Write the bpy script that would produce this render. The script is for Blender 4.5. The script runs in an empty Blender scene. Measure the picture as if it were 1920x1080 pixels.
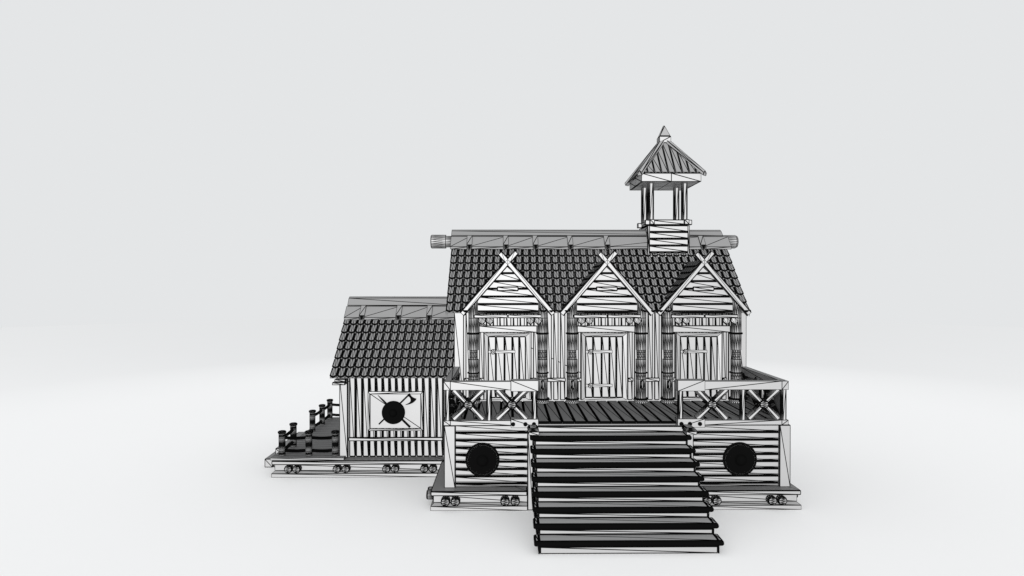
import bpy, math, random
from mathutils import Vector, Matrix

random.seed(7)
SC = bpy.context.scene
COL = SC.collection
PI = math.pi

# ------------------------------------------------------------------ materials
LINE = 0.0245      # width of the drawn mesh edges, metres


def timber(name, base, rough=0.55, spec=0.5, line=LINE):
    m = bpy.data.materials.new(name)
    m.use_nodes = True
    nt = m.node_tree
    nt.nodes.clear()
    out = nt.nodes.new('ShaderNodeOutputMaterial')
    mix = nt.nodes.new('ShaderNodeMixShader')
    wf = nt.nodes.new('ShaderNodeWireframe')
    wf.use_pixel_size = False
    wf.inputs['Size'].default_value = line
    p = nt.nodes.new('ShaderNodeBsdfPrincipled')
    p.inputs['Roughness'].default_value = rough
    p.inputs['Specular IOR Level'].default_value = spec
    # faint unevenness of the clay
    tc = nt.nodes.new('ShaderNodeTexCoord')
    ns = nt.nodes.new('ShaderNodeTexNoise')
    ns.inputs['Scale'].default_value = 1.3
    ns.inputs['Detail'].default_value = 2.0
    ramp = nt.nodes.new('ShaderNodeMapRange')
    ramp.inputs['To Min'].default_value = 0.97
    ramp.inputs['To Max'].default_value = 1.03
    mul = nt.nodes.new('ShaderNodeVectorMath')
    mul.operation = 'SCALE'
    mul.inputs[0].default_value = (base, base, base * 1.005)
    nt.links.new(tc.outputs['Object'], ns.inputs['Vector'])
    nt.links.new(ns.outputs['Fac'], ramp.inputs['Value'])
    nt.links.new(ramp.outputs['Result'], mul.inputs['Scale'])
    nt.links.new(mul.outputs['Vector'], p.inputs['Base Color'])
    ink = nt.nodes.new('ShaderNodeBsdfDiffuse')
    ink.inputs['Color'].default_value = (0.0015, 0.0015, 0.0015, 1)
    nt.links.new(wf.outputs['Fac'], mix.inputs['Fac'])
    nt.links.new(p.outputs['BSDF'], mix.inputs[1])
    nt.links.new(ink.outputs['BSDF'], mix.inputs[2])
    nt.links.new(mix.outputs['Shader'], out.inputs['Surface'])
    return m


PALE = timber('pale_timber', 0.116, rough=0.5, spec=0.57)
NEAR = timber('terrace_timber', 0.116, rough=0.5, spec=0.57, line=0.0215)
FAR = timber('tower_timber', 0.122, rough=0.5, spec=0.6, line=0.030)
FINE = timber('pale_fine_timber', 0.116, rough=0.5, spec=0.57, line=0.0145)
TREADWOOD = timber('brightened_tread_wood', 0.25, rough=0.8, spec=0.2, line=0.03)  # base colour raised to stand in for light on the step tops
SHINGLE = timber('shaded_shingle', 0.105, rough=0.8, spec=0.2, line=0.0145)  # clay with the roof slope's shade put into its base colour
CAPWOOD = timber('shaded_ridge_wood', 0.105, rough=0.8, spec=0.2, line=0.026)  # same roof shade painted into the ridge and tower roof colour
PLANK = timber('shaded_deck_plank', 0.095, rough=0.8, spec=0.2)  # weak light on the deck painted as a darker base colour
SIDEPLANK = timber('side_deck_plank', 0.125, rough=0.8, spec=0.2, line=0.017)
DENSE = timber('fine_mesh_wood', 0.16, rough=0.7, spec=0.3, line=0.0195)
LOG = timber('log_wood', 0.13, rough=0.52, spec=0.65, line=0.0175)
COLWOOD = timber('carved_column_wood', 0.125, rough=0.55, spec=0.6, line=0.0225)
LOGEND = timber('log_end_wood', 0.16, rough=0.7, spec=0.3, line=0.0185)


# ------------------------------------------------------------------ mesh builder
class MB:
    def __init__(self):
        self.v = []
        self.f = []
        self.M = None

    def vert(self, p):
        p = Vector(p)
        if self.M is not None:
            p = self.M @ p
        self.v.append(p)
        return len(self.v) - 1

    def tri(self, a, b, c):
        self.f.append((a, b, c))

    def quad(self, a, b, c, d):          # diagonal runs a - c
        self.f.append((a, b, c))
        self.f.append((a, c, d))

    def q(self, pa, pb, pc, pd):
        self.quad(*[self.vert(p) for p in (pa, pb, pc, pd)])

    def t(self, pa, pb, pc):
        self.tri(*[self.vert(p) for p in (pa, pb, pc)])

    def box(self, x0, x1, y0, y1, z0, z1, b=0.0, d=1):
        lo = (x0, y0, z0)
        hi = (x1, y1, z1)
        cen = Vector(((x0 + x1) / 2, (y0 + y1) / 2, (z0 + z1) / 2))

        def pos(s, ax):
            r = []
            for k in range(3):
                e = 0 if k == ax else b
                r.append(hi[k] - e if s[k] > 0 else lo[k] + e)
            return Vector(r)

        def emit(pts):
            n = (pts[1] - pts[0]).cross(pts[2] - pts[0])
            c = sum(pts, Vector()) / len(pts)
            if n.dot(c - cen) < 0:
                pts = [pts[0]] + pts[:0:-1]
            ids = [self.vert(p) for p in pts]
            if len(ids) == 4:
                self.quad(*ids)
            else:
                self.tri(*ids)

        for ax in range(3):
            o = [k for k in range(3) if k != ax]
            for s in (-1, 1):
                pts = []
                if d > 0:
                    seq = ((-1, 1), (-1, -1), (1, -1), (1, 1))
                else:
                    seq = ((-1, -1), (1, -1), (1, 1), (-1, 1))
                for s0, s1 in seq:
                    sg = [0, 0, 0]
                    sg[ax] = s
                    sg[o[0]] = s0
                    sg[o[1]] = s1
                    pts.append(pos(sg, ax))
                emit(pts)
        if b > 0:
            for a in range(3):
                for c in range(a + 1, 3):
                    e = 3 - a - c
                    for sa in (-1, 1):
                        for sc_ in (-1, 1):
                            s1 = [0, 0, 0]
                            s1[a] = sa
                            s1[c] = sc_
                            s2 = list(s1)
                            s1[e] = -1
                            s2[e] = 1
                            ns = max(1, int(math.ceil(b * 1.42 / .0145)))
                            e0, e1, f0, f1 = pos(s1, a), pos(s2, a), pos(s1, c), pos(s2, c)
                            for k in range(ns):
                                t0, t1 = k / ns, (k + 1) / ns
                                emit([e0.lerp(f0, t0), e1.lerp(f1, t0), e1.lerp(f1, t1), e0.lerp(f0, t1)])
            for sx in (-1, 1):
                for sy in (-1, 1):
                    for sz in (-1, 1):
                        s = (sx, sy, sz)
                        emit([pos(s, 0), pos(s, 1), pos(s, 2)])

    def cap(self, ids):
        """zig-zag triangulation of a ring"""
        n = len(ids)
        i, j = 0, n - 1
        self_t = []
        flip = True
        while j - i >= 2:
            if flip:
                self_t.append((ids[i], ids[i + 1], ids[j]))
                i += 1
            else:
                self_t.append((ids[i], ids[j - 1], ids[j]))
                j -= 1
            flip = not flip
        for t in self_t:
            self.tri(*t)

    def rings(self, rings, cap0=True, cap1=True, closed=True):
        """skin a list of rings (lists of points)"""
        R = [[self.vert(p) for p in r] for r in rings]
        n = len(R[0])
        for k in range(len(R) - 1):
            a, b = R[k], R[k + 1]
            for i in range(n if closed else n - 1):
                j = (i + 1) % n
                self.quad(a[i], a[j], b[j], b[i])
        if cap0:
            self.cap(list(reversed(R[0])))
        if cap1:
            self.cap(R[-1])

    def lathe(self, cx, cy, prof, n=28, caps=True, a0=0.0):
        rs = []
        for r, z in prof:
            rs.append([(cx + r * math.cos(a0 + 2 * PI * i / n), cy + r * math.sin(a0 + 2 * PI * i / n), z) for i in range(n)])
        self.rings(rs, caps, caps)

    def cyl(self, p0, p1, prof, n=20, up=(0, 0, 1), angles=None, caps=True):
        """prof: list of (t, r) along p0-p1"""
        p0, p1 = Vector(p0), Vector(p1)
        ax = (p1 - p0).normalized()
        u = Vector(up)
        u = (u - ax * u.dot(ax)).normalized()
        w = ax.cross(u)
        if angles is None:
            angles = [2 * PI * i / n for i in range(n)]
        rs = []
        for t, r in prof:
            c = p0.lerp(p1, t)
            rs.append([c + u * (r * math.cos(a)) + w * (r * math.sin(a)) for a in angles])
        self.rings(rs, caps, caps)

    def tube(self, pts, r, n=8, twist=0.0, closed=False):
        P = [Vector(p) for p in pts]
        m = len(P)
        rs = []
        ref = Vector((0.13, 0.31, 0.94))
        for k in range(m):
            a = P[(k - 1) % m] if (closed or k > 0) else P[k]
            c = P[(k + 1) % m] if (closed or k < m - 1) else P[k]
            tdir = (c - a).normalized()
            u = (ref - tdir * ref.dot(tdir)).normalized()
            w = tdir.cross(u)
            rs.append([P[k] + u * (r * math.cos(2 * PI * i / n + twist * k)) + w * (r * math.sin(2 * PI * i / n + twist * k)) for i in range(n)])
        if closed:
            rs.append(rs[0])
        self.rings(rs, not closed, not closed)

    def build(self, name, mat, parent=None, origin=None, smooth=False):
        me = bpy.data.meshes.new(name)
        o = bpy.data.objects.new(name, me)
        COL.objects.link(o)
        if parent is not None:
            base = Vector(parent['_base'])
            o.parent = parent
        else:
            base = Vector(origin or (0, 0, 0))
            o.location = base
        BASE[o.name] = base
        o['_base'] = tuple(base)
        me.from_pydata([tuple(v - base) for v in self.v], [], self.f)
        me.materials.append(mat)
        me.update()
        return o


BASE = {}


def thing(name, label, cat, loc, group=None):
    o = bpy.data.objects.new(name, None)
    COL.objects.link(o)
    o.empty_display_size = 0.3
    o.location = loc
    o['_base'] = tuple(loc)
    o['label'] = label
    o['category'] = cat
    if group:
        o['group'] = group
    return o


def tag(o, label, cat, group=None):
    o['label'] = label
    o['category'] = cat
    if group:
        o['group'] = group
    return o


def part(name, mat, parent, fn):
    mb = MB()
    fn(mb)
    return mb.build(name, mat, parent)


def boxpart(name, mat, parent, *a, **k):
    mb = MB()
    mb.box(*a, **k)
    return mb.build(name, mat, parent)


FLAT = [0.0]
_half = 26
FLATANG = [math.radians(a) for a in ([-25, 25] + [25 + 15.5 * i for i in range(1, 20)])]   # one broad front facet, fine sides


def facet_log(mb, p0, p1, r, front=(0, -1, 0), caps=True):
    mb.cyl(p0, p1, [(0, r), (1, r)], up=front, angles=FLATANG, caps=caps)


# ------------------------------------------------------------------ shingles
def tile(mb, O, u, v, n, w, L, tipl, th, bev):
    """pointed shingle; O = centre of its upper end; v runs down the slope"""
    hw = w / 2
    hi = hw - bev
    tilt = 0.045

    def p(a, s, h):
        return O + u * a + v * s + n * (h + tilt * s / L)
    out = [(-hw, 0), (-hw, L), (0, L + tipl), (hw, L), (hw, 0)]
    inn = [(-hi, 0), (-hi, L - bev * .4), (0, L + tipl - bev * 1.2), (hi, L - bev * .4), (hi, 0)]
    def loop(k, h):
        return [mb.vert(p(a + (c - a) * k, s + (e - s) * k, h)) for (a, s), (c, e) in zip(out, inn)]
    lv = [loop(0, 0), loop(0, th * .33), loop(0, th * .66), loop(.25, th * .8), loop(.62, th * .92), loop(1, th)]
    top = lv[-1]
    tm = mb.vert(p(0, 0, th))
    for lo, hi_ in zip(lv[:-1], lv[1:]):
        for i in range(4):
            mb.quad(lo[i], lo[i + 1], hi_[i + 1], hi_[i])
    mb.tri(top[0], top[1], top[2])
    mb.tri(top[0], top[2], tm)
    mb.tri(tm, top[2], top[3])
    mb.tri(tm, top[3], top[4])


def shingle_slope(mb, O, u, v, n, nu, nv, pu, pv, keep=None, w=None, under=True):
    """O = ridge-side corner; rows run down v"""
    w = w or pu * 0.95
    for r in range(nv):
        for c in range(nu):
            cen = O + u * (pu * (c + .5)) + v * (pv * (r + .6))
            if keep and not keep(cen):
                continue
            tile(mb, O + u * (pu * (c + .5)) + v * (pv * r), u, v, n, w, pv * .92, pv * .23, 0.05, pu * .15)
            if under:
                a = O + u * (pu * c) + v * (pv * r) - n * .02
                b = a + v * pv
                mb.q(a, b, b + u * pu, a + u * pu)


# ================================================================== geometry constants
DECK = 2.30          # terrace floor height
WALL = 19.70         # hall front wall
RIDGE = 21.60
CX = (0.05, 3.14, 6.16)        # dormer / door axes
E0Y, E0Z, SL = 19.15, 5.17, 1.030     # main roof front surface


def zmain(y):
    return E0Z + (y - E0Y) * SL


DAP, DSL = 6.72, 1.14          # dormer apex height and slope


def zdorm(x):
    return max(DAP - DSL * abs(x - c) for c in CX)


# ================================================================== timber hall
hall = thing('timber_hall', 'large shingle-roofed timber hall with three pointed dormers and three plank doors', 'building', (3.0, 21.6, 0.0))


def boards_v(mb, x0, x1, pitch, w, y, z0, z1, th=.05, b=.02, skip=None):
    n = int(round((x1 - x0) / pitch))
    p = (x1 - x0) / n
    for i in range(n):
        a = x0 + p * i + (p - w) / 2
        if skip and skip(a + w / 2):
            continue
        mb.box(a, a + w, y, y + th, z0, z1, b)


def hall_wall(mb):
    boards_v(mb, -1.32, 7.30, .2155, .170, WALL - .02, 2.31, 5.25)
    mb.box(-1.62, 7.58, WALL + .035, 19.80, 0.56, 5.2)
    # side and rear walls
    mb.box(-1.62, -1.50, 19.81, 23.4, 0.56, 5.2)
    mb.box(7.44, 7.58, 19.81, 23.4, 0.56, 5.2)
    mb.box(-1.62, 7.58, 23.41, 23.5, 0.56, 5.2)
    # end gables
    for x in (-1.6, 7.46):
        a = (x, 19.8, 5.21), (x, 23.4, 5.21), (x, RIDGE, 7.1)
        c = [(p[0] + .1, p[1], p[2]) for p in a]
        mb.t(a[1], a[0], a[2])
        mb.t(*c)
        mb.q(a[0], c[0], c[2], a[2])
        mb.q(c[1], a[1], a[2], c[2])


part('wall', PALE, hall, hall_wall)
boxpart('corner_post', PALE, hall, -1.655, -1.345, 19.62, 19.9, 2.305, 5.12, .012)
boxpart('corner_post', PALE, hall, 7.30, 7.64, 19.55, 19.9, 2.305, 5.12, .006)
for i, (a, b_) in enumerate(((-1.34, -1.18), (-.86, -.69), (.77, .96), (1.31, 1.90), (2.25, 2.42), (3.88, 4.06), (4.41, 4.91), (5.25, 5.44), (6.91, 7.06))):
    boxpart('wall_rail', PALE, hall, a, b_, WALL - .07, WALL - .022, 2.90, 3.035, .018)


def main_tiles(mb):
    u = Vector((1, 0, 0))
    v = Vector((0, -1, -SL)).normalized()
    n = Vector((0, -SL, 1)).normalized()
    nv = 9
    pv = .357
    O = Vector((-1.88, E0Y, E0Z)) - v * (pv * nv)
    O = O - n * .05
    nu = 39
    pu = (7.60 + 1.88) / nu
    shingle_slope(mb, O, u, v, n, nu, nv, pu, pv, keep=lambda c: zmain(c.y) > zdorm(c.x) - .16)
    # rear slope
    v2 = Vector((0, 1, -SL)).normalized()
    n2 = Vector((0, SL, 1)).normalized()
    O2 = Vector((7.60, 2 * RIDGE - O.y, O.z))
    shingle_slope(mb, O2, -u, v2, n2, nu, nv, pu, pv)
    # gable verge boards under the tiles
    for x in (-1.87, 7.55):
        for s in (-1, 1):
            ya = RIDGE + s * 2.4
            yb = RIDGE
            za, zb = zmain(RIDGE - 2.4) - .06, zmain(RIDGE) - .06
            mb.q((x, ya, za), (x, yb, zb), (x, yb, zb - .16), (x, ya, za - .16))
            mb.q((x + .05, yb, zb), (x + .05, ya, za), (x + .05, ya, za - .16), (x + .05, yb, zb - .16))


roof = part('roof', SHINGLE, hall, main_tiles)


def ridge_cap(mb, x0l, x1l, x0t, x1t, zl, cuts=(), top=.63):
    """lower cap board front+rear, and crowning cap; zl = height of lower front edge"""
    for s in (-1, 1):
        y = lambda d: RIDGE + s * d
        # lower slab
        A = [(y(.62), zl), (y(.28), zl + .37), (y(.24), zl + .27), (y(.60), zl - .09)]
        x0, x1 = x0l, x1l

        def prism(A, x0, x1, xa=None, xb=None):
            L = [(x0, a, b) for a, b in A]
            R = [(x1, a, b) for a, b in A]
            k = len(A)
            for i in range(k):
                j = (i + 1) % k
                if s < 0:
                    mb.q(L[i], R[i], R[j], L[j])
                else:
                    mb.q(L[i], L[j], R[j], R[i])
            if s < 0:
                mb.q(*L)
                mb.q(*R[::-1])
            else:
                mb.q(*L[::-1])
                mb.q(*R)
        xs = [x0] + list(cuts) + [x1]
        for xa, xb in zip(xs[:-1], xs[1:]):
            prism(A, xa, xb)
        B = [(y(.31), zl + .405), (y(.13), zl + top - .055), (y(0), zl + top), (y(0), zl + .36), (y(.30), zl + .37)]
        L = [(x0t, a, b) for a, b in B]
        R = [(x1t, a, b) for a, b in B]
        for i in range(len(B)):
            j = (i + 1) % len(B)
            if i == 2:
                continue
            if s < 0:
                mb.q(L[j], L[i], R[i], R[j])
            else:
                mb.q(L[i], L[j], R[j], R[i])
        for X in (L, R):
            mb.t(X[0], X[1], X[4])
            mb.t(X[1], X[2], X[3])
            mb.t(X[1], X[3], X[4])


def clamp(mb, x, w, zl):
    """one strap bent over the ridge, running under the crown board"""
    P = [(.655, -.075), (.645, -.03), (.635, .01), (.62, .045), (.60, .068), (.29, .415), (.2, .40)]
    I = [(.2, .33), (.27, .36), (.60, -.012), (.63, -.06)]
    outer = [(-d, h) for d, h in P] + [(d, h) for d, h in P[::-1]]
    inner = [(d, h) for d, h in I[::-1]] + [(-d, h) for d, h in I]
    ring = outer + inner
    L = [(x - w / 2, RIDGE + d, zl + h) for d, h in ring]
    Rr = [(x + w / 2, RIDGE + d, zl + h) for d, h in ring]
    n = len(ring)
    for i in range(n):
        j = (i + 1) % n
        mb.q(L[i], Rr[i], Rr[j], L[j])
    # flanks
    m = len(outer)
    for X, f in ((L, 1), (Rr, -1)):
        for k in range(m - 1):
            a, b_ = X[k], X[k + 1]
            q_ = X[m:][::-1]
            c = q_[min(len(q_) - 1, int(round((k + 1) * (len(q_) - 1) / (m - 1))))]
            d_ = q_[min(len(q_) - 1, int(round(k * (len(q_) - 1) / (m - 1))))]
            if c == d_:
                mb.t(*((a, b_, c) if f > 0 else (b_, a, c)))
            else:
                mb.q(*((a, b_, c, d_) if f > 0 else (b_, a, d_, c)))


cap = part('ridge_cap', CAPWOOD, hall, lambda mb: ridge_cap(mb, -1.90, 7.68, -1.89, 7.50, 7.29, (-1.25, -.01, 1.0, 2.19, 3.45, 6.72)))
for x in (-1.25, -.01, 1.0, 2.19, 3.45, 6.72):
    part('clamp', CAPWOOD, cap, lambda mb: clamp(mb, x, .19, 7.29))


def ridge_log(mb):
    z = 7.50
    L = 10.70
    mb.cyl((-2.62, RIDGE, z), (8.08, RIDGE, z), [(0, .215), (.026 / L, .24), (.52 / L, .24), (.521 / L, .20), (1.0 / L, .20), (9.9 / L, .20), (9.95 / L, .235), (1 - .07 / L, .235), (1, .2)], n=24)


part('ridge_log', LOG, hall, ridge_log)


# ---- dormers
def gable_board(mb, cx, z0, z1, y, lim=.985):
    b = .024

    def hw(z):
        return max(.0, min(lim, (6.60 - z) / DSL))
    za, zb = z0 + b, z1 - b
    F = [(cx - hw(zb), y, zb), (cx - hw(za), y, za), (cx + hw(za), y, za), (cx + hw(zb), y, zb)]
    lo = [(cx + hw(z0), y + .03, z0), (cx - hw(z0), y + .03, z0)]
    hi = [(cx - hw(z1), y + .03, z1), (cx + hw(z1), y + .03, z1)]
    mb.q(*F)
    V = [[Vector(p) for p in q_] for q_ in (F, lo, hi)]
    for k in range(3):
        t0, t1 = k / 3, (k + 1) / 3
        mb.q(V[0][1].lerp(V[1][1], t0), V[0][1].lerp(V[1][1], t1), V[0][2].lerp(V[1][0], t1), V[0][2].lerp(V[1][0], t0))
        mb.q(V[2][0].lerp(V[0][0], t0), V[2][0].lerp(V[0][0], t1), V[2][1].lerp(V[0][3], t1), V[2][1].lerp(V[0][3], t0))
    mb.q(hi[1], lo[0], lo[1], hi[0])
    mb.t(hi[0], lo[1], F[1])
    mb.t(hi[0], F[1], F[0])
    mb.t(hi[1], F[2], lo[0])
    mb.t(hi[1], F[3], F[2])


def make_dormer(cx):
    def siding(mb):
        zs = [5.165, 5.395, 5.63, 5.875, 6.112, 6.36, 6.595]
        for a, b_ in zip(zs[:-1], zs[1:]):
            gable_board(mb, cx, a, b_, 19.27)
    d = part('dormer', PALE, hall, siding)
    boxpart('sill_beam', PALE, d, cx - .985, cx + .985, 19.235, 19.64, 5.082, 5.163, .026)

    def droof(mb):
        for s in (-1, 1):
            v = Vector((s, 0, -DSL)).normalized()
            u = Vector((0, 1, 0))
            n = Vector((s * DSL, 0, 1)).normalized()
            O = Vector((cx, 19.16, DAP + .0)) + n * .02

            def keep(c):
                return c.z > zmain(c.y) - .10
            if s > 0:
                shingle_slope(mb, O, u, v, n, 7, 8, .235, .268, keep=keep)
            else:
                O2 = O + u * (.235 * 7)
                shingle_slope(mb, O2, -u, v, n, 7, 8, .235, .268, keep=keep)
    part('dormer_roof', SHINGLE, d, droof)
    # barge boards crossing at the top
    for s, dy in ((-1, 0.0), (1, -0.003)):
        mb = MB()
        ang = math.atan(DSL)
        top = Vector((cx, 19.13 + dy, 6.70))
        dirv = Vector((s, 0, -DSL)).normalized()
        lng = 2.14
        perp = Vector((s * DSL, 0, 1)).normalized()
        up = .40 if s < 0 else .36
        hw = .058
        hx = .088
        p = []
        for t_, h in ((-up, hw), (lng, hw), (lng, -hw), (-up, -hw)):
            p.append(top + dirv * t_ + perp * h)
        # short seam at the crossing
        q1 = top + dirv * hw + perp * hw
        q2 = top + dirv * hw - perp * hw
        q0a = top - dirv * hw + perp * hw
        q0b = top - dirv * hw - perp * hw
        th = Vector((0, .09, 0))
        segs = [(p[0], q0a, q0b, p[3]), (q0a, q1, q2, q0b), (q1, p[1], p[2], q2)]
        for a, b_, c, e in segs:
            if s > 0:
                mb.q(a, e, c, b_)
            else:
                mb.q(a, b_, c, e)
        ex = hx - hw
        o_ = [p[0] + perp * ex - dirv * .012, p[1] + perp * ex + dirv * .012, p[2] - perp * ex + dirv * .012, p[3] - perp * ex - dirv * .012]
        o_ = [x + Vector((0, .025, 0)) for x in o_]
        lv = [p, [a.lerp(c, .33) for a, c in zip(p, o_)], [a.lerp(c, .67) for a, c in zip(p, o_)], o_, [x + th for x in o_]]
        for A, B in zip(lv[:-1], lv[1:]):
            for k in range(4):
                a, b_, c, e = A[k], A[(k + 1) % 4], B[(k + 1) % 4], B[k]
                if s > 0:
                    mb.q(a, b_, c, e)
                else:
                    mb.q(b_, a, e, c)
        bk = lv[-1]
        mb.q(*(bk if s > 0 else bk[::-1]))
        mb.build('barge_board', FINE, d)
    boxpart('vent_plate', PALE, d, cx - .34, cx + .34, 19.2, 19.268, 5.795, 5.945, .026)

    def trimf(mb):
        mb.box(cx - 1.05, cx - .002, 19.09, 19.2, 4.963, 5.08, .022)
        mb.box(cx + .002, cx + 1.05, 19.09, 19.2, 4.963, 5.08, .022)
    part('trim_board', FINE, d, trimf)
    for x in (-.80, -.555, .70, .945):
        mb = MB()
        a = cx + x
        w, y, zt, zm, zb = .101, 19.10, 4.962, 4.865, 4.765
        pts = [(a - w, y + .03, zt), (a - w, y + .03, zm), (a, y, zb), (a + w, y + .03, zm), (a + w, y + .03, zt), (a, y, zt)]
        mb.q(pts[0], pts[1], pts[2], pts[5])
        mb.q(pts[5], pts[2], pts[3], pts[4])
        cx_, cz_ = a, (zt + zb) / 2
        md = [(p[0] + (-.011 if p[0] < a - .01 else .011 if p[0] > a + .01 else 0), p[1] + .012, p[2] - (.014 if k == 2 else .006 if k in (1, 3) else 0)) for k, p in enumerate(pts)]
        mo = [(p[0] + (-.022 if p[0] < a - .01 else .022 if p[0] > a + .01 else 0), p[1] + .026, p[2] - (.028 if k == 2 else .012 if k in (1, 3) else 0)) for k, p in enumerate(pts)]
        bk = [(p[0], y + .09, p[2]) for p in mo]
        for A, B in ((pts, md), (md, mo), (mo, bk)):
            for i in range(4):
                mb.q(A[i + 1], A[i], B[i], B[i + 1])
        mb.q(bk[5], bk[2], bk[1], bk[0])
        mb.q(bk[4], bk[3], bk[2], bk[5])
        mb.build('pendant_tooth', FINE, d)
    boxpart('lintel_beam', PALE, d, cx - .905, cx + .925, 19.42, 19.62, 4.49, 4.71, .012)
    return d


for c in CX:
    make_dormer(c)


# ---- doors
def make_door(cx):
    x0, x1 = cx - .625, cx + .575
    zt, zb = 4.36, 2.40
    ws = [.247, .272, .247, .216, .208]
    k = (x1 - x0) / sum(ws)

    def leaf(mb):
        a = x0
        for w in ws:
            mb.box(a, a + w * k, 19.61, 19.66, zb, zt, .021)
            a += w * k
    dr = part('door', PALE, hall, leaf)

    def frame(mb):
        o0, o1, ot, ob = x0 - .12, x1 + .125, zt + .105, 2.335
        O_ = [(o0, ot), (o0, ob), (o1, ob), (o1, ot)]
        I_ = [(x0, zt), (x0, zb), (x1, zb), (x1, zt)]
        yo, yi, yb = 19.575, 19.595, 19.67
        for i in range(4):
            j = (i + 1) % 4
            a, b_, c, e = O_[i], O_[j], I_[j], I_[i]
            f = .006
            mb.q((a[0], yo, a[1]), (b_[0], yo, b_[1]), (c[0], yi, c[1]), (e[0], yi, e[1]))
            mb.q((b_[0], yo, b_[1]), (a[0], yo, a[1]), (a[0], yb, a[1]), (b_[0], yb, b_[1]))
            mb.q((e[0], yi, e[1]), (c[0], yi, c[1]), (c[0], yb, c[1]), (e[0], yb, e[1]))
    part('door_frame', FINE, dr, frame)
    for z in (3.872, 2.795):
        h = boxpart('hinge', FINE, dr, x0 + .01, x0 + .865, 19.575, 19.608, z - .05, z + .05, .006)

        def knob(mb):
            rs = []
            for r, y in ((.088, 19.574), (.088, 19.55), (.078, 19.54)):
                rs.append([(x0 + .165 + r * math.cos(2 * PI * i / 10), y, z + r * math.sin(2 * PI * i / 10)) for i in range(10)])
            mb.rings([r[::-1] for r in rs], False, True)
        mbk = MB()
        knob(mbk)
        # the boss is part of the hinge strap's mesh
        base = Vector(h['_base'])
        me = h.data
        vs = [tuple(v.co) for v in me.vertices] + [tuple(v - base) for v in mbk.v]
        nb = len(me.vertices)
        fs = [tuple(p.vertices) for p in me.polygons] + [tuple(i + nb for i in f) for f in mbk.f]
        me.clear_geometry()
        me.from_pydata(vs, [], fs)
        me.update()


for c in CX:
    make_door(c)


# ---- carved columns
def make_column(x, y=19.35):
    r = .163

    def shaft(mb):
        mb.lathe(x, y, [(r, 2.31), (r, 3.05), (r, 3.24), (r, 3.665)], n=20)
        mb.lathe(x, y, [(r * .82, 3.667), (r * .80, 3.81), (r * .82, 3.953)], n=16)
        mb.lathe(x, y, [(r, 3.955), (r * 1.02, 4.50), (r, 4.96), (r, 5.52)], n=20)
    c = part('column', COLWOOD, hall, shaft)
    for z in (4.474, 3.242):
        def band(mb):
            m = 44
            mb.tube([(x + (r + .012) * math.cos(2 * PI * i / m), y + (r + .012) * math.sin(2 * PI * i / m), z) for i in range(m)], .032 if z > 4 else .026, 7, .35, True)
        part('rope_band', DENSE, c, band)

    def ring(mb):
        m = 26
        pts = []
        for i in range(m):
            a = 2 * PI * i / m
            pts.append((x + .05 * math.cos(a), y - r - .02, 2.89 + .14 * math.sin(a)))
        mb.tube(pts, .018, 7, .0, True)
    part('oval_ring', DENSE, c, ring)

    def collar(mb):
        m = 44
        mb.tube([(x + (r + .03) * math.cos(2 * PI * i / m), y + (r + .03) * math.sin(2 * PI * i / m), 2.425) for i in range(m)], .036, 8, .2, True)
        mb.lathe(x, y, [(r + .06, 2.303), (r + .035, 2.40)], n=22)
    part('base_collar', DENSE, c, collar)


for x in (-1.02, 1.14, 2.075, 4.235, 5.08, 7.23):
    make_column(x)

# ================================================================== bell tower
TX, TY = 5.52, 21.60
tower = thing('bell_tower', 'small open bell tower with a pointed plank roof standing on the hall ridge', 'tower', (TX, TY, 7.6))


def tower_base(mb):
    h = .675
    for i, (a, b_) in enumerate(((6.86, 7.09), (7.10, 7.325), (7.33, 7.555), (7.56, 7.785), (7.79, 8.015), (8.02, 8.215))):
        mb.box(TX - h, TX + h, TY - h, TY + h, a, b_, .022)
    for sx in (-1, 1):
        for sy in (-1, 1):
            mb.box(TX + sx * (h + .005) - .04, TX + sx * (h + .005) + .04, TY + sy * (h - .05) - .04, TY + sy * (h - .05) + .04, 6.87, 8.01, .012)


part('tower_base', FAR, tower, tower_base)
for s in (-1, 1):
    boxpart('sill_beam', FAR, tower, TX - .80, TX + .80, TY + s * .585 - .085, TY + s * .585 + .085, 8.028, 8.205, .012)
    boxpart('sill_beam', FAR, tower, TX + s * .585 - .085, TX + s * .585 + .085, TY - .79, TY + .79, 8.032, 8.209, .012)
for sx in (-1, 1):
    for sy in (-1, 1):
        part('tower_post', COLWOOD, tower, lambda mb: facet_log(mb, (TX + sx * .575, TY + sy * .50, 8.15), (TX + sx * .575, TY + sy * .50, 9.46), .112))
FZ0, FZ1 = 9.445, 9.72


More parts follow.
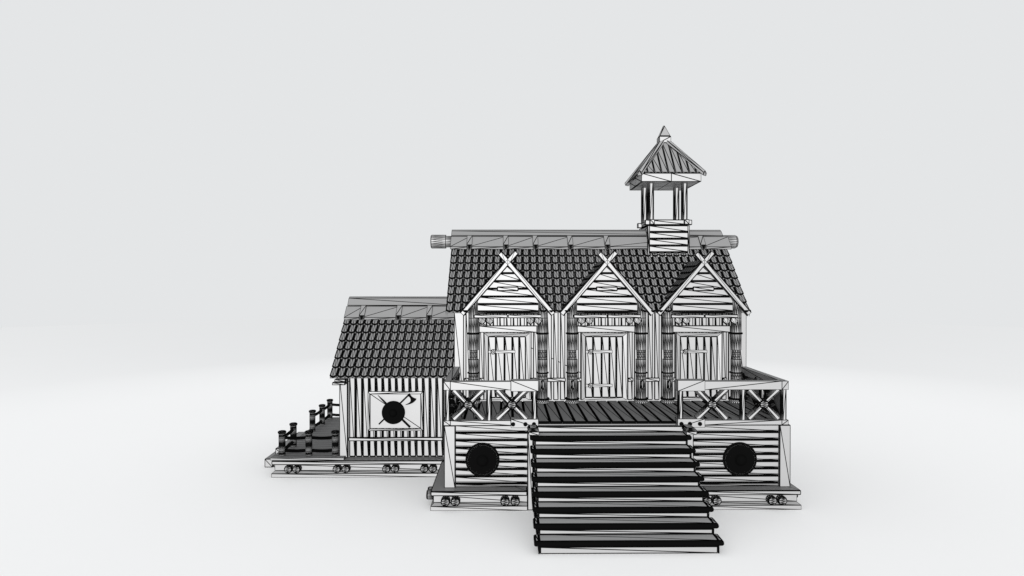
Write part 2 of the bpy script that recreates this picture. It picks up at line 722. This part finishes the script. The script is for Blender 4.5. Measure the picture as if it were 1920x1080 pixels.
def fascia(mb):
    h = 1.0
    for (xa, ya, xb, yb) in ((-h, -h, h, -h), (h, -h, h, h), (h, h, -h, h), (-h, h, -h, -h)):
        for k in range(2):
            ta, tb = k / 2, (k + 1) / 2
            pa = (TX + xa + (xb - xa) * ta, TY + ya + (yb - ya) * ta)
            pb = (TX + xa + (xb - xa) * tb, TY + ya + (yb - ya) * tb)
            mb.q((pa[0], pa[1], FZ1), (pa[0], pa[1], FZ0), (pb[0], pb[1], FZ0), (pb[0], pb[1], FZ1))
    # soffit: four panels with a narrow border strip
    i = h - .05
    for sx in (-1, 1):
        for sy in (-1, 1):
            P = [(TX, TY, FZ0), (TX + sx * i, TY, FZ0), (TX + sx * i, TY + sy * i, FZ0), (TX, TY + sy * i, FZ0)]
            if sx * sy > 0:
                P = P[::-1]
            mb.q(*P)
    c = [(-1, -1), (1, -1), (1, 1), (-1, 1)]
    for k in range(4):
        a, b_ = c[k], c[(k + 1) % 4]
        mb.q((TX + a[0] * h, TY + a[1] * h, FZ0), (TX + a[0] * i, TY + a[1] * i, FZ0), (TX + b_[0] * i, TY + b_[1] * i, FZ0), (TX + b_[0] * h, TY + b_[1] * h, FZ0))
    mb.q((TX - i, TY - i, FZ1 - .02), (TX + i, TY - i, FZ1 - .02), (TX + i, TY + i, FZ1 - .02), (TX - i, TY + i, FZ1 - .02))


part('fascia', FAR, tower, fascia)
PZ0, PZ1, PH, PT = 9.725, 10.98, 1.045, .06


def tower_roof(mb):
    # boards running down each of the four faces
    for k in range(4):
        ang = k * PI / 2
        R = Matrix.Translation((TX, TY, 0)) @ Matrix.Rotation(ang, 4, 'Z')
        mb.M = R
        nb = 9
        w = 2 * PH / nb

        def zt(a):
            f = (PH - abs(a)) / (PH - PT) if abs(a) > PT else 1.0
            return PZ0 + (PZ1 - PZ0) * min(1, f)

        def yz(z, lift):
            f = (z - PZ0) / (PZ1 - PZ0)
            y = -(PH - (PH - PT) * f)
            return (y - lift * .75, z + lift * .65)
        for i in range(nb):
            a0 = -PH + w * i
            a1 = a0 + w
            b0, b1 = a0 + .02, a1 - .02
            L = .035
            yb, zb = yz(PZ0, L)
            p = []
            for a in (b0, b1):
                y_, z_ = yz(zt(a), L)
                p.append(((a, yb, zb), (a, y_, z_)))
            mb.q(p[0][1], p[0][0], p[1][0], p[1][1])
            for a, e in ((b0, a0), (b1, a1)):
                y0_, z0_ = yz(PZ0, 0)
                y1_, z1_ = yz(zt(a), L)
                y2_, z2_ = yz(zt(e), 0)
                lo = (e, y0_, z0_)
                hi_ = (e, y2_, z2_)
                if a == b0:
                    mb.q(hi_, lo, (a, yb, zb), (a, y1_, z1_))
                else:
                    mb.q((a, y1_, z1_), (a, yb, zb), lo, hi_)
            y0_, z0_ = yz(PZ0, 0)
            mb.q((b0, yb, zb), (a0, y0_ + .01, z0_ - .01), (a1, y0_ + .01, z0_ - .01), (b1, yb, zb))
    mb.M = None


troof = part('tower_roof', CAPWOOD, tower, tower_roof)
for k in range(4):
    mb = MB()
    mb.M = Matrix.Translation((TX, TY, 0)) @ Matrix.Rotation(k * PI / 2 + PI / 4, 4, 'Z')
    # hip board lies along +x of the rotated frame, roof-shaped in section
    R0, R1 = 1.56, .16
    z0, z1 = 9.70, 11.0
    w = .105
    sec = []
    for r, z in ((R0, z0), (R1, z1)):
        sec.append([(r, -w, z + .02), (r, 0, z + .095), (r, w, z + .02), (r - .03, w, z - .075), (r - .03, -w, z - .075)])
    mb.rings([s[::-1] for s in sec], True, True)
    mb.M = None
    mb.build('hip_board', FAR, troof)


def finial(mb):
    h, z0, z1, z2, a = .2, 10.93, 11.14, 11.56, .02
    c = [(-1, -1), (1, -1), (1, 1), (-1, 1)]
    rs = []
    for hh, z in ((h, z0), (h, z1), (h - .02, z1 + .03), (.025, z2 - .01), (.012, z2)):
        rs.append([(TX + x * hh, TY + y * hh, z) for x, y in c])
    mb.rings(rs, True, True)


part('finial', FAR, tower, finial)

# ================================================================== terrace
terrace = thing('entrance_terrace', 'raised plank terrace with horizontal board front and log footings before the hall', 'terrace', (3.0, 18.0, 0.0))
TL, TR = -1.68, 7.64


def deck_boards(mb):
    p = .3356
    x = 1.19 - p * 9
    while x < TR - .05:
        a, b_ = max(x, TL + .02), min(x + p, TR - .02)
        if b_ - a > .1:
            mb.box(a, b_, 16.70, 19.66, DECK - .075, DECK, .028)
        x += p


part('deck_floor', PLANK, terrace, deck_boards)


def lower_wall(mb):
    zs = [.50, .608, .804, 1.0, 1.2, 1.39, 1.585, 1.785, 1.99, 2.2]
    for x0, x1 in ((-1.37, .60), (4.80, 7.42)):
        for a, b_ in zip(zs[:-1], zs[1:]):
            # weatherboard: bevelled lower edge
            z0, z1 = a, b_
            y0, y1 = 16.72, 16.76
            b = .03
            mb.q((x0, y0, z1 - .02), (x0, y0, z0 + b), (x1, y0, z0 + b), (x1, y0, z1 - .02))
            for k in range(4):
                t0, t1 = k / 4, (k + 1) / 4
                mb.q((x0, y0 + .04 * t0, z0 + b * (1 - t0)), (x0, y0 + .04 * t1, z0 + b * (1 - t1)), (x1, y0 + .04 * t1, z0 + b * (1 - t1)), (x1, y0 + .04 * t0, z0 + b * (1 - t0)))
            for k in range(3):
                t0, t1 = k / 3, (k + 1) / 3
                mb.q((x0, y1 - .04 * t0, z1 - .02 * t0), (x0, y1 - .04 * t1, z1 - .02 * t1), (x1, y1 - .04 * t1, z1 - .02 * t1), (x1, y1 - .04 * t0, z1 - .02 * t0))
            ym = y0 - .004
            mb.q((x0, ym, z0 + b + .034), (x0, ym, z0 + b + .022), (x1, ym, z0 + b + .022), (x1, ym, z0 + b + .034))
    mb.box(TL + .05, TR - .05, 16.80, 16.9, .5, 2.21)
    mb.box(TL + .02, TL + .1, 16.91, 19.6, .5, 2.21)
    mb.box(TR - .1, TR - .02, 16.91, 19.6, .5, 2.21)


part('wall', NEAR, terrace, lower_wall)
boxpart('corner_post', NEAR, terrace, -1.68, -1.372, 16.66, 17.0, .505, 2.20, .014)
boxpart('corner_post', NEAR, terrace, 7.42, 7.725, 16.66, 17.0, .505, 2.20, .014)


def footing(mb, x0, x1, yf, yb, e0=1, e1=1):
    """ledge over recess over plinth"""
    mb.box(x0, x1, yf, yb, .385, .52, .02)
    mb.box(x0 + .07 * e0, x1 - .07 * e1, yf + .10, yb - .1, .19, .387)
    # plinth with sloped shoulder
    a = .09
    mb.box(x0, x1, yf, yb, 0, .118)
    L = [(x0, yf, .12), (x0 + a * e0, yf + a, .195), (x1 - a * e1, yf + a, .195), (x1, yf, .12)]
    mb.q(L[1], L[0], L[3], L[2])
    if e0:
        mb.q((x0 + a, yb - a, .195), (x0, yb, .12), (x0, yf, .12), (x0 + a, yf + a, .195))
    if e1:
        mb.q((x1 - a, yf + a, .195), (x1, yf, .12), (x1, yb, .12), (x1 - a, yb - a, .195))
    mb.q((x1 - a * e1, yb - a, .195), (x1, yb, .12), (x0, yb, .12), (x0 + a * e0, yb - a, .195))


part('footing', NEAR, terrace, lambda mb: footing(mb, -2.01, .565, 16.37, 19.15, 1, 0))
part('footing', NEAR, terrace, lambda mb: footing(mb, 4.95, 7.88, 16.37, 19.9, 0, 1))


def log_end(mb, x, y0, y1, z, r):
    mb.cyl((x, y1, z), (x, y0, z), [(0, r), (.3, r), (.6, r), (.9, r), (.96, r * .98), (.985, r * .9), (1, r * .8)], n=14)


for x in (-1.61, -1.345, -.03, .24, 5.345, 5.605, 7.085, 7.355):
    part('footing_log', LOGEND, terrace, lambda mb: log_end(mb, x, 16.30, 16.9, .255, .128))
for s, x0, x1 in ((-1, -1.8, -2.17), (1, 7.7, 7.97)):
    for y in (16.85, 17.12):
        part('footing_log', LOGEND, terrace, lambda mb: mb.cyl((x0, y, .27), (x1, y, .27), [(0, .13), (.9, .13), (1, .11)], n=24))


# ---- railings
def make_railing(side, x_out, x_in, label):
    s = 1 if x_in > x_out else -1
    lo, hi = min(x_out, x_in), max(x_out, x_in)
    d = s
    root = thing('terrace_railing', label, 'railing', (x_out, 16.6, DECK), 'terrace railings')
    so = x_in - s * .74          # where the sleeve starts
    # top and bottom beams, corner block, sleeve
    cb = x_out + s * .18
    def top(mb):
        mb.box(min(cb, so), max(cb, so), 16.60, 16.80, 3.165, 3.40, 0, d)
        mb.box(min(x_out, cb), max(x_out, cb), 16.60, 16.80, 3.165, 3.40, 0, d)
        mb.box(min(x_out, x_out + s * .2), max(x_out, x_out + s * .2), 16.803, 19.6, 3.165, 3.40, 0, d)
    part('top_rail', NEAR, root, top)
    def bot(mb):
        mb.box(min(cb, so), max(cb, so), 16.60, 16.80, 2.215, 2.345, 0, d)
        mb.box(min(x_out, cb), max(x_out, cb), 16.60, 16.80, 2.215, 2.345, 0, d)
        mb.box(min(x_out, x_out + s * .18), max(x_out, x_out + s * .18), 16.803, 19.6, 2.3, 2.385, 0, d)
    part('bottom_rail', NEAR, root, bot)
    boxpart('rail_sleeve', NEAR, root, min(so, x_in), max(so, x_in), 16.565, 16.84, 3.135, 3.43, 0, d)
    sl = boxpart('rail_sleeve', NEAR, root, min(so, x_in), max(so, x_in), 16.565, 16.84, 2.155, 2.39, 0, d)
    for t in ((.06, .39, .62) if s > 0 else (.10, .33, .60)):
        def bolt(mb):
            bx = min(so, x_in) + t
            rs = []
            for r, y in ((.058, 16.564), (.056, 16.54), (.04, 16.52), (.018, 16.512)):
                rs.append([(bx + r * math.cos(2 * PI * i / 16), y, 2.255 + r * math.sin(2 * PI * i / 16)) for i in range(16)])
            mb.rings([r[::-1] for r in rs], False, True)
        part('bolt', DENSE, sl, bolt)
    mids = (x_out + s * .105, x_out + s * 1.22, x_in - s * .10)
    for x in mids:
        part('railing_post', LOG, root, lambda mb: facet_log(mb, (x, 16.69, 2.34), (x, 16.69, 3.17), .082))
    for ax, bx in ((mids[0], mids[1]), (mids[1], mids[2])):
        m = (ax + bx) / 2
        hw = .40
        zc = 2.772
        for q_ in (-1, 1):
            part('cross_log', LOG, root, lambda mb: facet_log(mb, (m - q_ * hw, 16.70 + .004 * q_, zc - .40), (m + q_ * hw, 16.70 + .004 * q_, zc + .40), .097))
        part('log_boss', LOGEND, root, lambda mb: log_end(mb, m, 16.585, 16.78, zc, .132))
    # return along the side of the terrace
    for y in (18.1, 19.45):
        part('railing_post', LOG, root, lambda mb: facet_log(mb, (x_out + s * .105, y, 2.38), (x_out + s * .105, y, 3.17), .082))
    for ya, yb in ((16.75, 18.1), (18.1, 19.45)):
        m = (ya + yb) / 2
        for q_ in (-1, 1):
            part('cross_log', DENSE, root, lambda mb: mb.cyl((x_out + s * .17, m - q_ * .52, 2.40), (x_out + s * .17, m + q_ * .52, 3.22), [(0, .075), (.25, .075), (.5, .075), (.75, .075), (1, .075)], n=20))
        part('log_boss', DENSE, root, lambda mb: mb.cyl((x_out + s * .1, m, 2.80), (x_out + s * .30, m, 2.80), [(0, .135), (.9, .135), (1, .115)], n=24))
    boxpart('side_panel', PLANK, root, min(x_out + s * .03, x_out + s * .08), max(x_out + s * .03, x_out + s * .08), 16.9, 19.6, 2.39, 3.16, .01)
    return root


make_railing('l', -1.68, .868, 'terrace railing with crossed logs above the shield left of the stairs')
make_railing('r', 7.635, 4.62, 'terrace railing with crossed logs above the shield right of the stairs')

# ================================================================== staircase
stair = thing('entrance_staircase', 'broad straight flight of eight dark-nosed plank steps leading up to the terrace', 'staircase', (2.74, 15.2, 0.0))
SX0, SX1 = .755, 4.735
NT, RISE, GO, STEP0 = 8, .2505, .345, .294
YF = 13.72


def tread_mesh(mb, y0, y1, z, over=.13, th=.125):
    r = th / 2
    prof = [(y1, z), (y0 + r, z)]
    for i in range(1, 8):
        a = PI / 2 + PI * i / 8
        prof.append((y0 + r + r * math.cos(a), z - r + r * math.sin(a)))
    prof += [(y0 + r, z - th), (y1, z - th)]
    # rings along x, rounded towards both ends
    rs = []
    L, Rr = SX0 - over, SX1 + over
    for x, e in ((L, .03), (L + .012, .012), (L + .035, 0), (L + over - .03, 0), (L + over, 0), (Rr - over, 0), (Rr - over + .03, 0), (Rr - .035, 0), (Rr - .012, .012), (Rr, .03)):
        cy, cz = (y0 + y1) / 2, z - r
        rs.append([(x, cy + (y - cy) * (1 - e * 2), cz + (zz - cz) * (1 - e * 12)) for y, zz in prof])
    mb.rings(rs, True, True)


for i in range(NT):
    y0 = YF + GO * i - .045
    z = STEP0 + RISE * i
    def tread_f(mb):
        tread_mesh(mb, y0, YF + GO * (i + 1) + .02, z)
        # quarter-round bead where the next riser meets the tread
        yr, rr = YF + GO * (i + 1), .026
        P = [(yr - rr * math.cos(PI / 2 * k / 5) if k else yr - rr, z + .001 + rr * math.sin(PI / 2 * k / 5)) for k in range(6)] + [(yr + .01, z + rr + .001), (yr + .01, z + .001)]
        mb.rings([[(x, a, c) for a, c in P] for x in (SX0, SX1)], True, True)
    part('tread', TREADWOOD, stair, tread_f)
    zb = 0.0 if i == 0 else STEP0 + RISE * (i - 1) + .002
    yb = 16.55 if i > 0 else 16.3
    boxpart('riser', NEAR, stair, SX0, SX1, YF + GO * i, YF + GO * i + .33, zb, z - .127, .016)
boxpart('riser', NEAR, stair, SX0 - .0, SX1 + .02, 16.47, 16.66, 2.055, 2.222, .02)


def stringer(mb, xa, xb):
    # upright laths closing the flank below each tread
    for i in range(NT):
        z1 = STEP0 + RISE * i - .128
        y = YF + GO * i + .004
        for k in range(9):
            w = (GO - .0) / 9
            mb.box(xa, xb, y + w * k, y + w * (k + 1), 0, z1, 0)


part('stringer', TREADWOOD, stair, lambda mb: stringer(mb, SX0 - .035, SX0 - .003))
part('stringer', TREADWOOD, stair, lambda mb: stringer(mb, SX1 + .003, SX1 + .035))
for x0, x1, cx0, cx1 in ((.565, .72, .565, .862), (4.76, 5.0, 4.70, 5.0)):
    np = boxpart('newel_post', NEAR, stair, x0, x1, 16.38, 16.69, 0, 2.066, .016)

    def capf(mb):
        ya, yb, z0, z1 = 16.12, 16.69, 2.068, 2.15
        mb.box(cx0 + .03, cx1, ya, yb, z0, z1)
        rs = []
        for e, z in ((0, z1 + .002), (.0, z1 + .03), (.015, z1 + .06), (.04, z1 + .085), (.06, z1 + .095)):
            rs.append([(cx0 + e, ya + e, z), (cx1 - e, ya + e, z), (cx1 - e, yb - e, z), (cx0 + e, yb - e, z)])
        mb.rings(rs, True, True)
    part('post_cap', NEAR, np, capf)


# ================================================================== shields
def shield_mesh(mb, cx, yf, cz, r):
    """round boss shield facing -y, finely meshed"""
    N = 72
    prof = [(r, .05), (r, .01), (r * .975, -.005), (r * .93, -.012), (r * .90, 0), (r * .82, -.004), (r * .74, -.01), (r * .66, -.016),
            (r * .58, -.022), (r * .50, -.028), (r * .43, -.034), (r * .37, -.04), (r * .33, -.055), (r * .27, -.085), (r * .2, -.105), (r * .12, -.118), (r * .05, -.122)]
    rs = []
    for k, (q_, y) in enumerate(prof):
        rs.append([(cx + q_ * math.cos(2 * PI * (i + .5 * (k % 2)) / N), yf + y, cz + q_ * math.sin(2 * PI * (i + .5 * (k % 2)) / N)) for i in range(N)])
    mb.rings([r_[::-1] for r_ in rs], True, True)


for cx, y, cz, r, lab in ((-.64, 16.655, 1.268, .462, 'round dark shield on the terrace front left of the stairs'),
                          (6.345, 16.655, 1.265, .462, 'round dark shield on the terrace front right of the stairs'),
                          (-3.545, 19.40, 1.98, .365, 'round dark shield on the framed board over crossed axe and spear')):
    mb = MB()
    shield_mesh(mb, cx, y, cz, r)
    tag(mb.build('round_shield', DENSE, None, (cx, y, cz)), lab, 'shield', 'round dark shields')

# ================================================================== annex
annex = thing('side_annex', 'lower timber annex with upright boards and a shingled roof joined to the hall', 'building', (-3.6, 21.6, 0.0))


def annex_wall(mb):
    n = 14
    boards_v(mb, -4.985, -4.985 + .2135 * 15, .2135, .2115, 19.60, .535, 3.15, b=.03)
    mb.box(-5.24, -1.66, 19.66, 19.75, .52, 3.1)
    mb.box(-5.24, -5.1, 19.76, 23.3, .52, 3.1)
    mb.box(-5.24, -1.66, 23.31, 23.4, .52, 3.1)
    x = -5.2
    a = (x, 19.7, 3.11), (x, 23.4, 3.11), (x, RIDGE, 4.85)
    c = [(p[0] + .1, p[1], p[2]) for p in a]
    mb.t(a[1], a[0], a[2])
    mb.t(*c)


part('wall', PALE, annex, annex_wall)
boxpart('corner_post', PALE, annex, -5.27, -5.005, 19.52, 19.85, .535, 3.08, .014)
boxpart('wall_rail', PALE, annex, -4.985, -2.0, 19.53, 19.597, 1.05, 1.175, .018)
boxpart('eave_beam', PALE, annex, -5.42, -5.02, 19.25, 19.50, 2.87, 2.96, .012)
boxpart('eave_beam', PALE, annex, -5.36, -5.02, 19.30, 19.50, 2.965, 3.05, .012)

AZ0, ASL = 3.13, .95


def annex_tiles(mb):
    u = Vector((1, 0, 0))
    v = Vector((0, -1, -ASL)).normalized()
    n = Vector((0, -ASL, 1)).normalized()
    nv, pv = 9, .368
    O = Vector((-5.50, 19.24, AZ0)) - v * (pv * nv) - n * .05
    nu = 16
    pu = (5.50 - 1.67) / nu
    shingle_slope(mb, O, u, v, n, nu, nv, pu, pv)
    v2 = Vector((0, 1, -ASL)).normalized()
    n2 = Vector((0, ASL, 1)).normalized()
    O2 = Vector((-1.67, 2 * RIDGE - O.y, O.z))
    shingle_slope(mb, O2, -u, v2, n2, nu, nv, pu, pv)


part('roof', SHINGLE, annex, annex_tiles)
acap = part('ridge_cap', CAPWOOD, annex, lambda mb: ridge_cap(mb, -5.50, -1.66, -5.46, -1.66, 4.885, (-4.90, -3.66, -2.62), .70))
for x in (-4.90, -3.66, -2.62):
    part('clamp', CAPWOOD, acap, lambda mb: clamp(mb, x, .19, 4.885))
part('footing', PALE, annex, lambda mb: footing(mb, -7.305, -1.9, 19.24, 25.1, 1, 1))
for x in (-6.77, -6.51, -5.265, -4.985, -3.73, -3.46, -2.55, -2.285):
    part('footing_log', LOGEND, annex, lambda mb: log_end(mb, x, 19.17, 19.8, .27, .13))
for y in (19.75, 20.03):
    part('footing_log', LOGEND, annex, lambda mb: mb.cyl((-7.0, y, .29), (-7.42, y, .29), [(0, .12), (.9, .12), (1, .1)], n=24))

# ---- side deck
sdeck = thing('side_deck', 'low plank deck running along the left end of the annex', 'deck', (-6.2, 22.2, .52))


def sdeck_boards(mb):
    y = 19.27
    p = .268
    while y < 25.0:
        mb.box(-7.35, -5.06 if y < 19.4 else -5.28, y, y + p - .004, .525, .60, 0)
        y += p


part('deck_floor', SIDEPLANK, sdeck, sdeck_boards)

steps = thing('side_steps', 'two plank steps down from the opening in the rope fence of the side deck', 'steps', (-7.7, 21.7, 0))
boxpart('tread', PALE, steps, -7.93, -7.66, 20.30, 22.85, .0, .285, .014)
boxpart('tread', PALE, steps, -7.67, -7.36, 20.55, 22.85, .287, .565, .014)


# ---- rope fences
def make_post(root, x, y):
    r = .105

    def sh(mb):
        mb.lathe(x, y, [(r, .605), (r, .76), (r * 1.0, 1.17), (r * .97, 1.31)], n=21, a0=.2)
    p = part('fence_post', DENSE, root, sh)

    def capm(mb):
        mb.lathe(x, y, [(r * 1.12, 1.305), (r * 1.22, 1.33), (r * 1.22, 1.365), (r * .95, 1.385)], n=20)
    part('post_cap', DENSE, p, capm)


def make_rope(root, a, b_, z, sag, r=.055):
    m = 46

    def f(mb):
        pts = []
        for i in range(m + 1):
            t = i / m
            pts.append((a[0] + (b_[0] - a[0]) * t, a[1] + (b_[1] - a[1]) * t, z - sag * 4 * t * (1 - t)))
        mb.tube(pts, r, 6, .45)
    part('rope', DENSE, root, f)


def rope_fence(label, loc, pts):
    root = thing('rope_fence', label, 'fence', loc, 'rope fences of the side deck')
    for p in pts:
        make_post(root, *p)
    for a, b_ in zip(pts[:-1], pts[1:]):
        L = math.hypot(b_[0] - a[0], b_[1] - a[1])
        off = .1 / L
        A = (a[0] + (b_[0] - a[0]) * off, a[1] + (b_[1] - a[1]) * off)
        B = (b_[0] + (a[0] - b_[0]) * off, b_[1] + (a[1] - b_[1]) * off)
        for z in (1.17, .765):
            make_rope(root, A, B, z, .02)


rope_fence('rope fence of four log posts around the near corner of the side deck', (-7.08, 19.55, .6),
           [(-5.40, 19.55), (-6.235, 19.55), (-7.08, 19.55), (-7.10, 20.65)])
rope_fence('rope fence of log posts along the far end of the side deck', (-7.09, 24.9, .6),
           [(-7.12, 22.74), (-7.08, 23.8), (-7.09, 24.88), (-6.2, 24.88)])

# ---- display board, axe and spear
board = thing('display_board', 'pale framed board hung on the annex wall behind the axe and spear', 'wall board', (-3.5, 19.58, 1.99))
BX0, BX1, BZ0, BZ1 = -4.375, -2.628, 1.378, 2.620


def bframe(mb):
    w = .07
    O_ = [(BX0, BZ1), (BX0, BZ0), (BX1, BZ0), (BX1, BZ1)]
    I_ = [(BX0 + w, BZ1 - w), (BX0 + w, BZ0 + w), (BX1 - w, BZ0 + w), (BX1 - w, BZ1 - w)]
    for i in range(4):
        j = (i + 1) % 4
        a, b_, c, e = O_[i], O_[j], I_[j], I_[i]
        mb.q((a[0], 19.525, a[1]), (b_[0], 19.525, b_[1]), (c[0], 19.515, c[1]), (e[0], 19.515, e[1]))
        mb.q((b_[0], 19.525, b_[1]), (a[0], 19.525, a[1]), (a[0], 19.598, a[1]), (b_[0], 19.598, b_[1]))
        mb.q((e[0], 19.515, e[1]), (c[0], 19.515, c[1]), (c[0], 19.545, c[1]), (e[0], 19.545, e[1]))


part('frame', PALE, board, bframe)
boxpart('panel', PALE, board, BX0 + .075, BX1 - .075, 19.545, 19.597, BZ0 + .075, BZ1 - .075)


def rod(mb, a, b_, y, r0, r1, m=60, n=10):
    mb.cyl((a[0], y, a[1]), (b_[0], y, b_[1]), [(i / m, r0 + (r1 - r0) * i / m) for i in range(m + 1)], n=n, up=(0, 1, 0))


spear = thing('spear', 'dark spear slanting from upper left to lower right behind the annex shield', 'spear', (-3.54, 19.48, 1.98))
part('shaft', DENSE, spear, lambda mb: rod(mb, (-3.86, 2.33), (-3.03, 1.505), 19.48, .030, .036))
part('spearhead', DENSE, spear, lambda mb: rod(mb, (-4.045, 2.518), (-3.86, 2.332), 19.48, .008, .032, 24))
axe = thing('bearded_axe', 'dark long-handled axe with a flaring blade slanting behind the annex shield', 'axe', (-3.53, 19.49, 2.08))
part('handle', DENSE, axe, lambda mb: rod(mb, (-4.012, 1.60), (-3.035, 2.562), 19.49, .025, .028))


def axe_head(mb):
    def c(px, py):
        X = 690 + px / 13.5
        Z = 730 + py / 13.5
        return (-2.829 + (X - 781) * .01684, 2.402 - (Z - 747.5) * .01684)
    upper = [(1062, 112), (1095, 160), (1130, 195), (1180, 222), (1230, 236)]
    outer = [(1230, 236), (1205, 285), (1160, 325), (1100, 358), (1030, 380), (950, 388)]
    inner = [(1010, 168), (1055, 195), (1082, 240), (1080, 285), (1050, 325), (950, 388)]
    A = [c(*p) for p in [(1062, 112), (1110, 180), (1165, 215), (1230, 236), (1205, 285), (1150, 332), (1085, 363), (1020, 382), (955, 389)]]
    B = [c(*p) for p in [(1012, 165), (1045, 185), (1068, 212), (1080, 240), (1083, 270), (1078, 298), (1058, 325), (1020, 352), (945, 386)]]
    K = 6
    R = []
    for (a, b_) in zip(A, B):
        R.append([(b_[0] + (a[0] - b_[0]) * k / K, b_[1] + (a[1] - b_[1]) * k / K) for k in range(K + 1)])
    for y, fl in ((19.465, 0), (19.5, 1)):
        ids = [[mb.vert((p[0], y, p[1])) for p in r] for r in R]
        for i in range(len(ids) - 1):
            for k in range(K):
                qd = (ids[i][k], ids[i][k + 1], ids[i + 1][k + 1], ids[i + 1][k])
                if fl:
                    mb.quad(*qd)
                else:
                    mb.quad(*qd[::-1])
    for i in range(len(R) - 1):
        for k in (0, K):
            p, q_ = R[i][k], R[i + 1][k]
            mb.q((p[0], 19.465, p[1]), (q_[0], 19.465, q_[1]), (q_[0], 19.5, q_[1]), (p[0], 19.5, p[1]))


part('axe_head', DENSE, axe, axe_head)

# ================================================================== ground
gm = bpy.data.materials.new('pale_ground')
gm.use_nodes = True
gp = gm.node_tree.nodes['Principled BSDF']
gp.inputs['Roughness'].default_value = 1.0
gp.inputs['Specular IOR Level'].default_value = 0.0
gnt = gm.node_tree
gtc = gnt.nodes.new('ShaderNodeTexCoord')
gns = gnt.nodes.new('ShaderNodeTexNoise')
gns.inputs['Scale'].default_value = .08
gmr = gnt.nodes.new('ShaderNodeMapRange')
gmr.inputs['To Min'].default_value = .995
gmr.inputs['To Max'].default_value = 1.005
gsc = gnt.nodes.new('ShaderNodeVectorMath')
gsc.operation = 'SCALE'
GROUND_ALB = 0.825
gsc.inputs[0].default_value = (GROUND_ALB,) * 3
gnt.links.new(gtc.outputs['Object'], gns.inputs['Vector'])
gnt.links.new(gns.outputs['Fac'], gmr.inputs['Value'])
gnt.links.new(gmr.outputs['Result'], gsc.inputs['Scale'])
gnt.links.new(gsc.outputs['Vector'], gp.inputs['Base Color'])


def ground_z(r):
    # level plot around the building, outer slope added so the ground dims with distance
    r0, r1, s = 21.0, 35.0, math.tan(math.radians(2.9))
    if r <= r0:
        return 0.0
    if r <= r1:
        t = (r - r0) / (r1 - r0)
        return -s * (r1 - r0) * t * t / 2
    return -s * (r1 - r0) / 2 - s * (r - r1)


gmesh = bpy.data.meshes.new('ground')
vs, fs = [(0, 0, 0)], []
rad = [7, 14, 21] + [21 + 0.7 * i for i in range(1, 21)] + [40, 48, 58, 70, 90, 130, 200, 320, 520, 900]
N = 128
for r in rad:
    for i in range(N):
        a = 2 * PI * i / N
        vs.append((r * math.cos(a), r * math.sin(a), ground_z(r)))
for i in range(N):
    fs.append((0, 1 + i, 1 + (i + 1) % N))
for k in range(len(rad) - 1):
    for i in range(N):
        j = (i + 1) % N
        a = 1 + k * N
        b = a + N
        fs.append((a + i, b + i, b + j, a + j))
gmesh.from_pydata(vs, [], fs)
for p in gmesh.polygons:
    p.use_smooth = True
gmesh.materials.append(gm)
go = bpy.data.objects.new('ground', gmesh)
COL.objects.link(go)
go.location = (0.8, 23.0, 0)
go['kind'] = 'structure'

# ================================================================== sky and light
w = bpy.data.worlds.new('World')
SC.world = w
w.use_nodes = True
bg = w.node_tree.nodes['Background']
bg.inputs['Color'].default_value = (.985, 1.0, 1.012, 1)
bg.inputs['Strength'].default_value = .395

sun = bpy.data.lights.new('sun', 'SUN')
sun.energy = 5.0
sun.angle = math.radians(4)
sun.use_shadow = False
so = bpy.data.objects.new('sun', sun)
COL.objects.link(so)
dirv = Vector((0.05, 1.0, -math.tan(math.radians(5.5))))     # direction the light travels
so.rotation_euler = dirv.to_track_quat('-Z', 'Y').to_euler()
so.location = (-2, -6, 9)

# ================================================================== camera
F = 1158.0
cam = bpy.data.cameras.new('camera')
cam.sensor_fit = 'HORIZONTAL'
cam.sensor_width = 36.0
cam.lens = 36.0 * F / 1920.0
cam.clip_end = 3000
co = bpy.data.objects.new('camera', cam)
COL.objects.link(co)
pitch = math.atan(8 / F)
yaw = math.atan(11 / math.hypot(F, 8))
co.location = (0, 0, 6.03)
co.rotation_euler = (PI / 2 - pitch, 0, -yaw)
SC.camera = co

SC.view_settings.view_transform = 'Standard'
SC.view_settings.look = 'None'
SC.view_settings.exposure = 1.0
SC.view_settings.gamma = 1.0
SC.view_settings.use_curve_mapping = False

for o in bpy.data.objects:
    if '_base' in o:
        del o['_base']
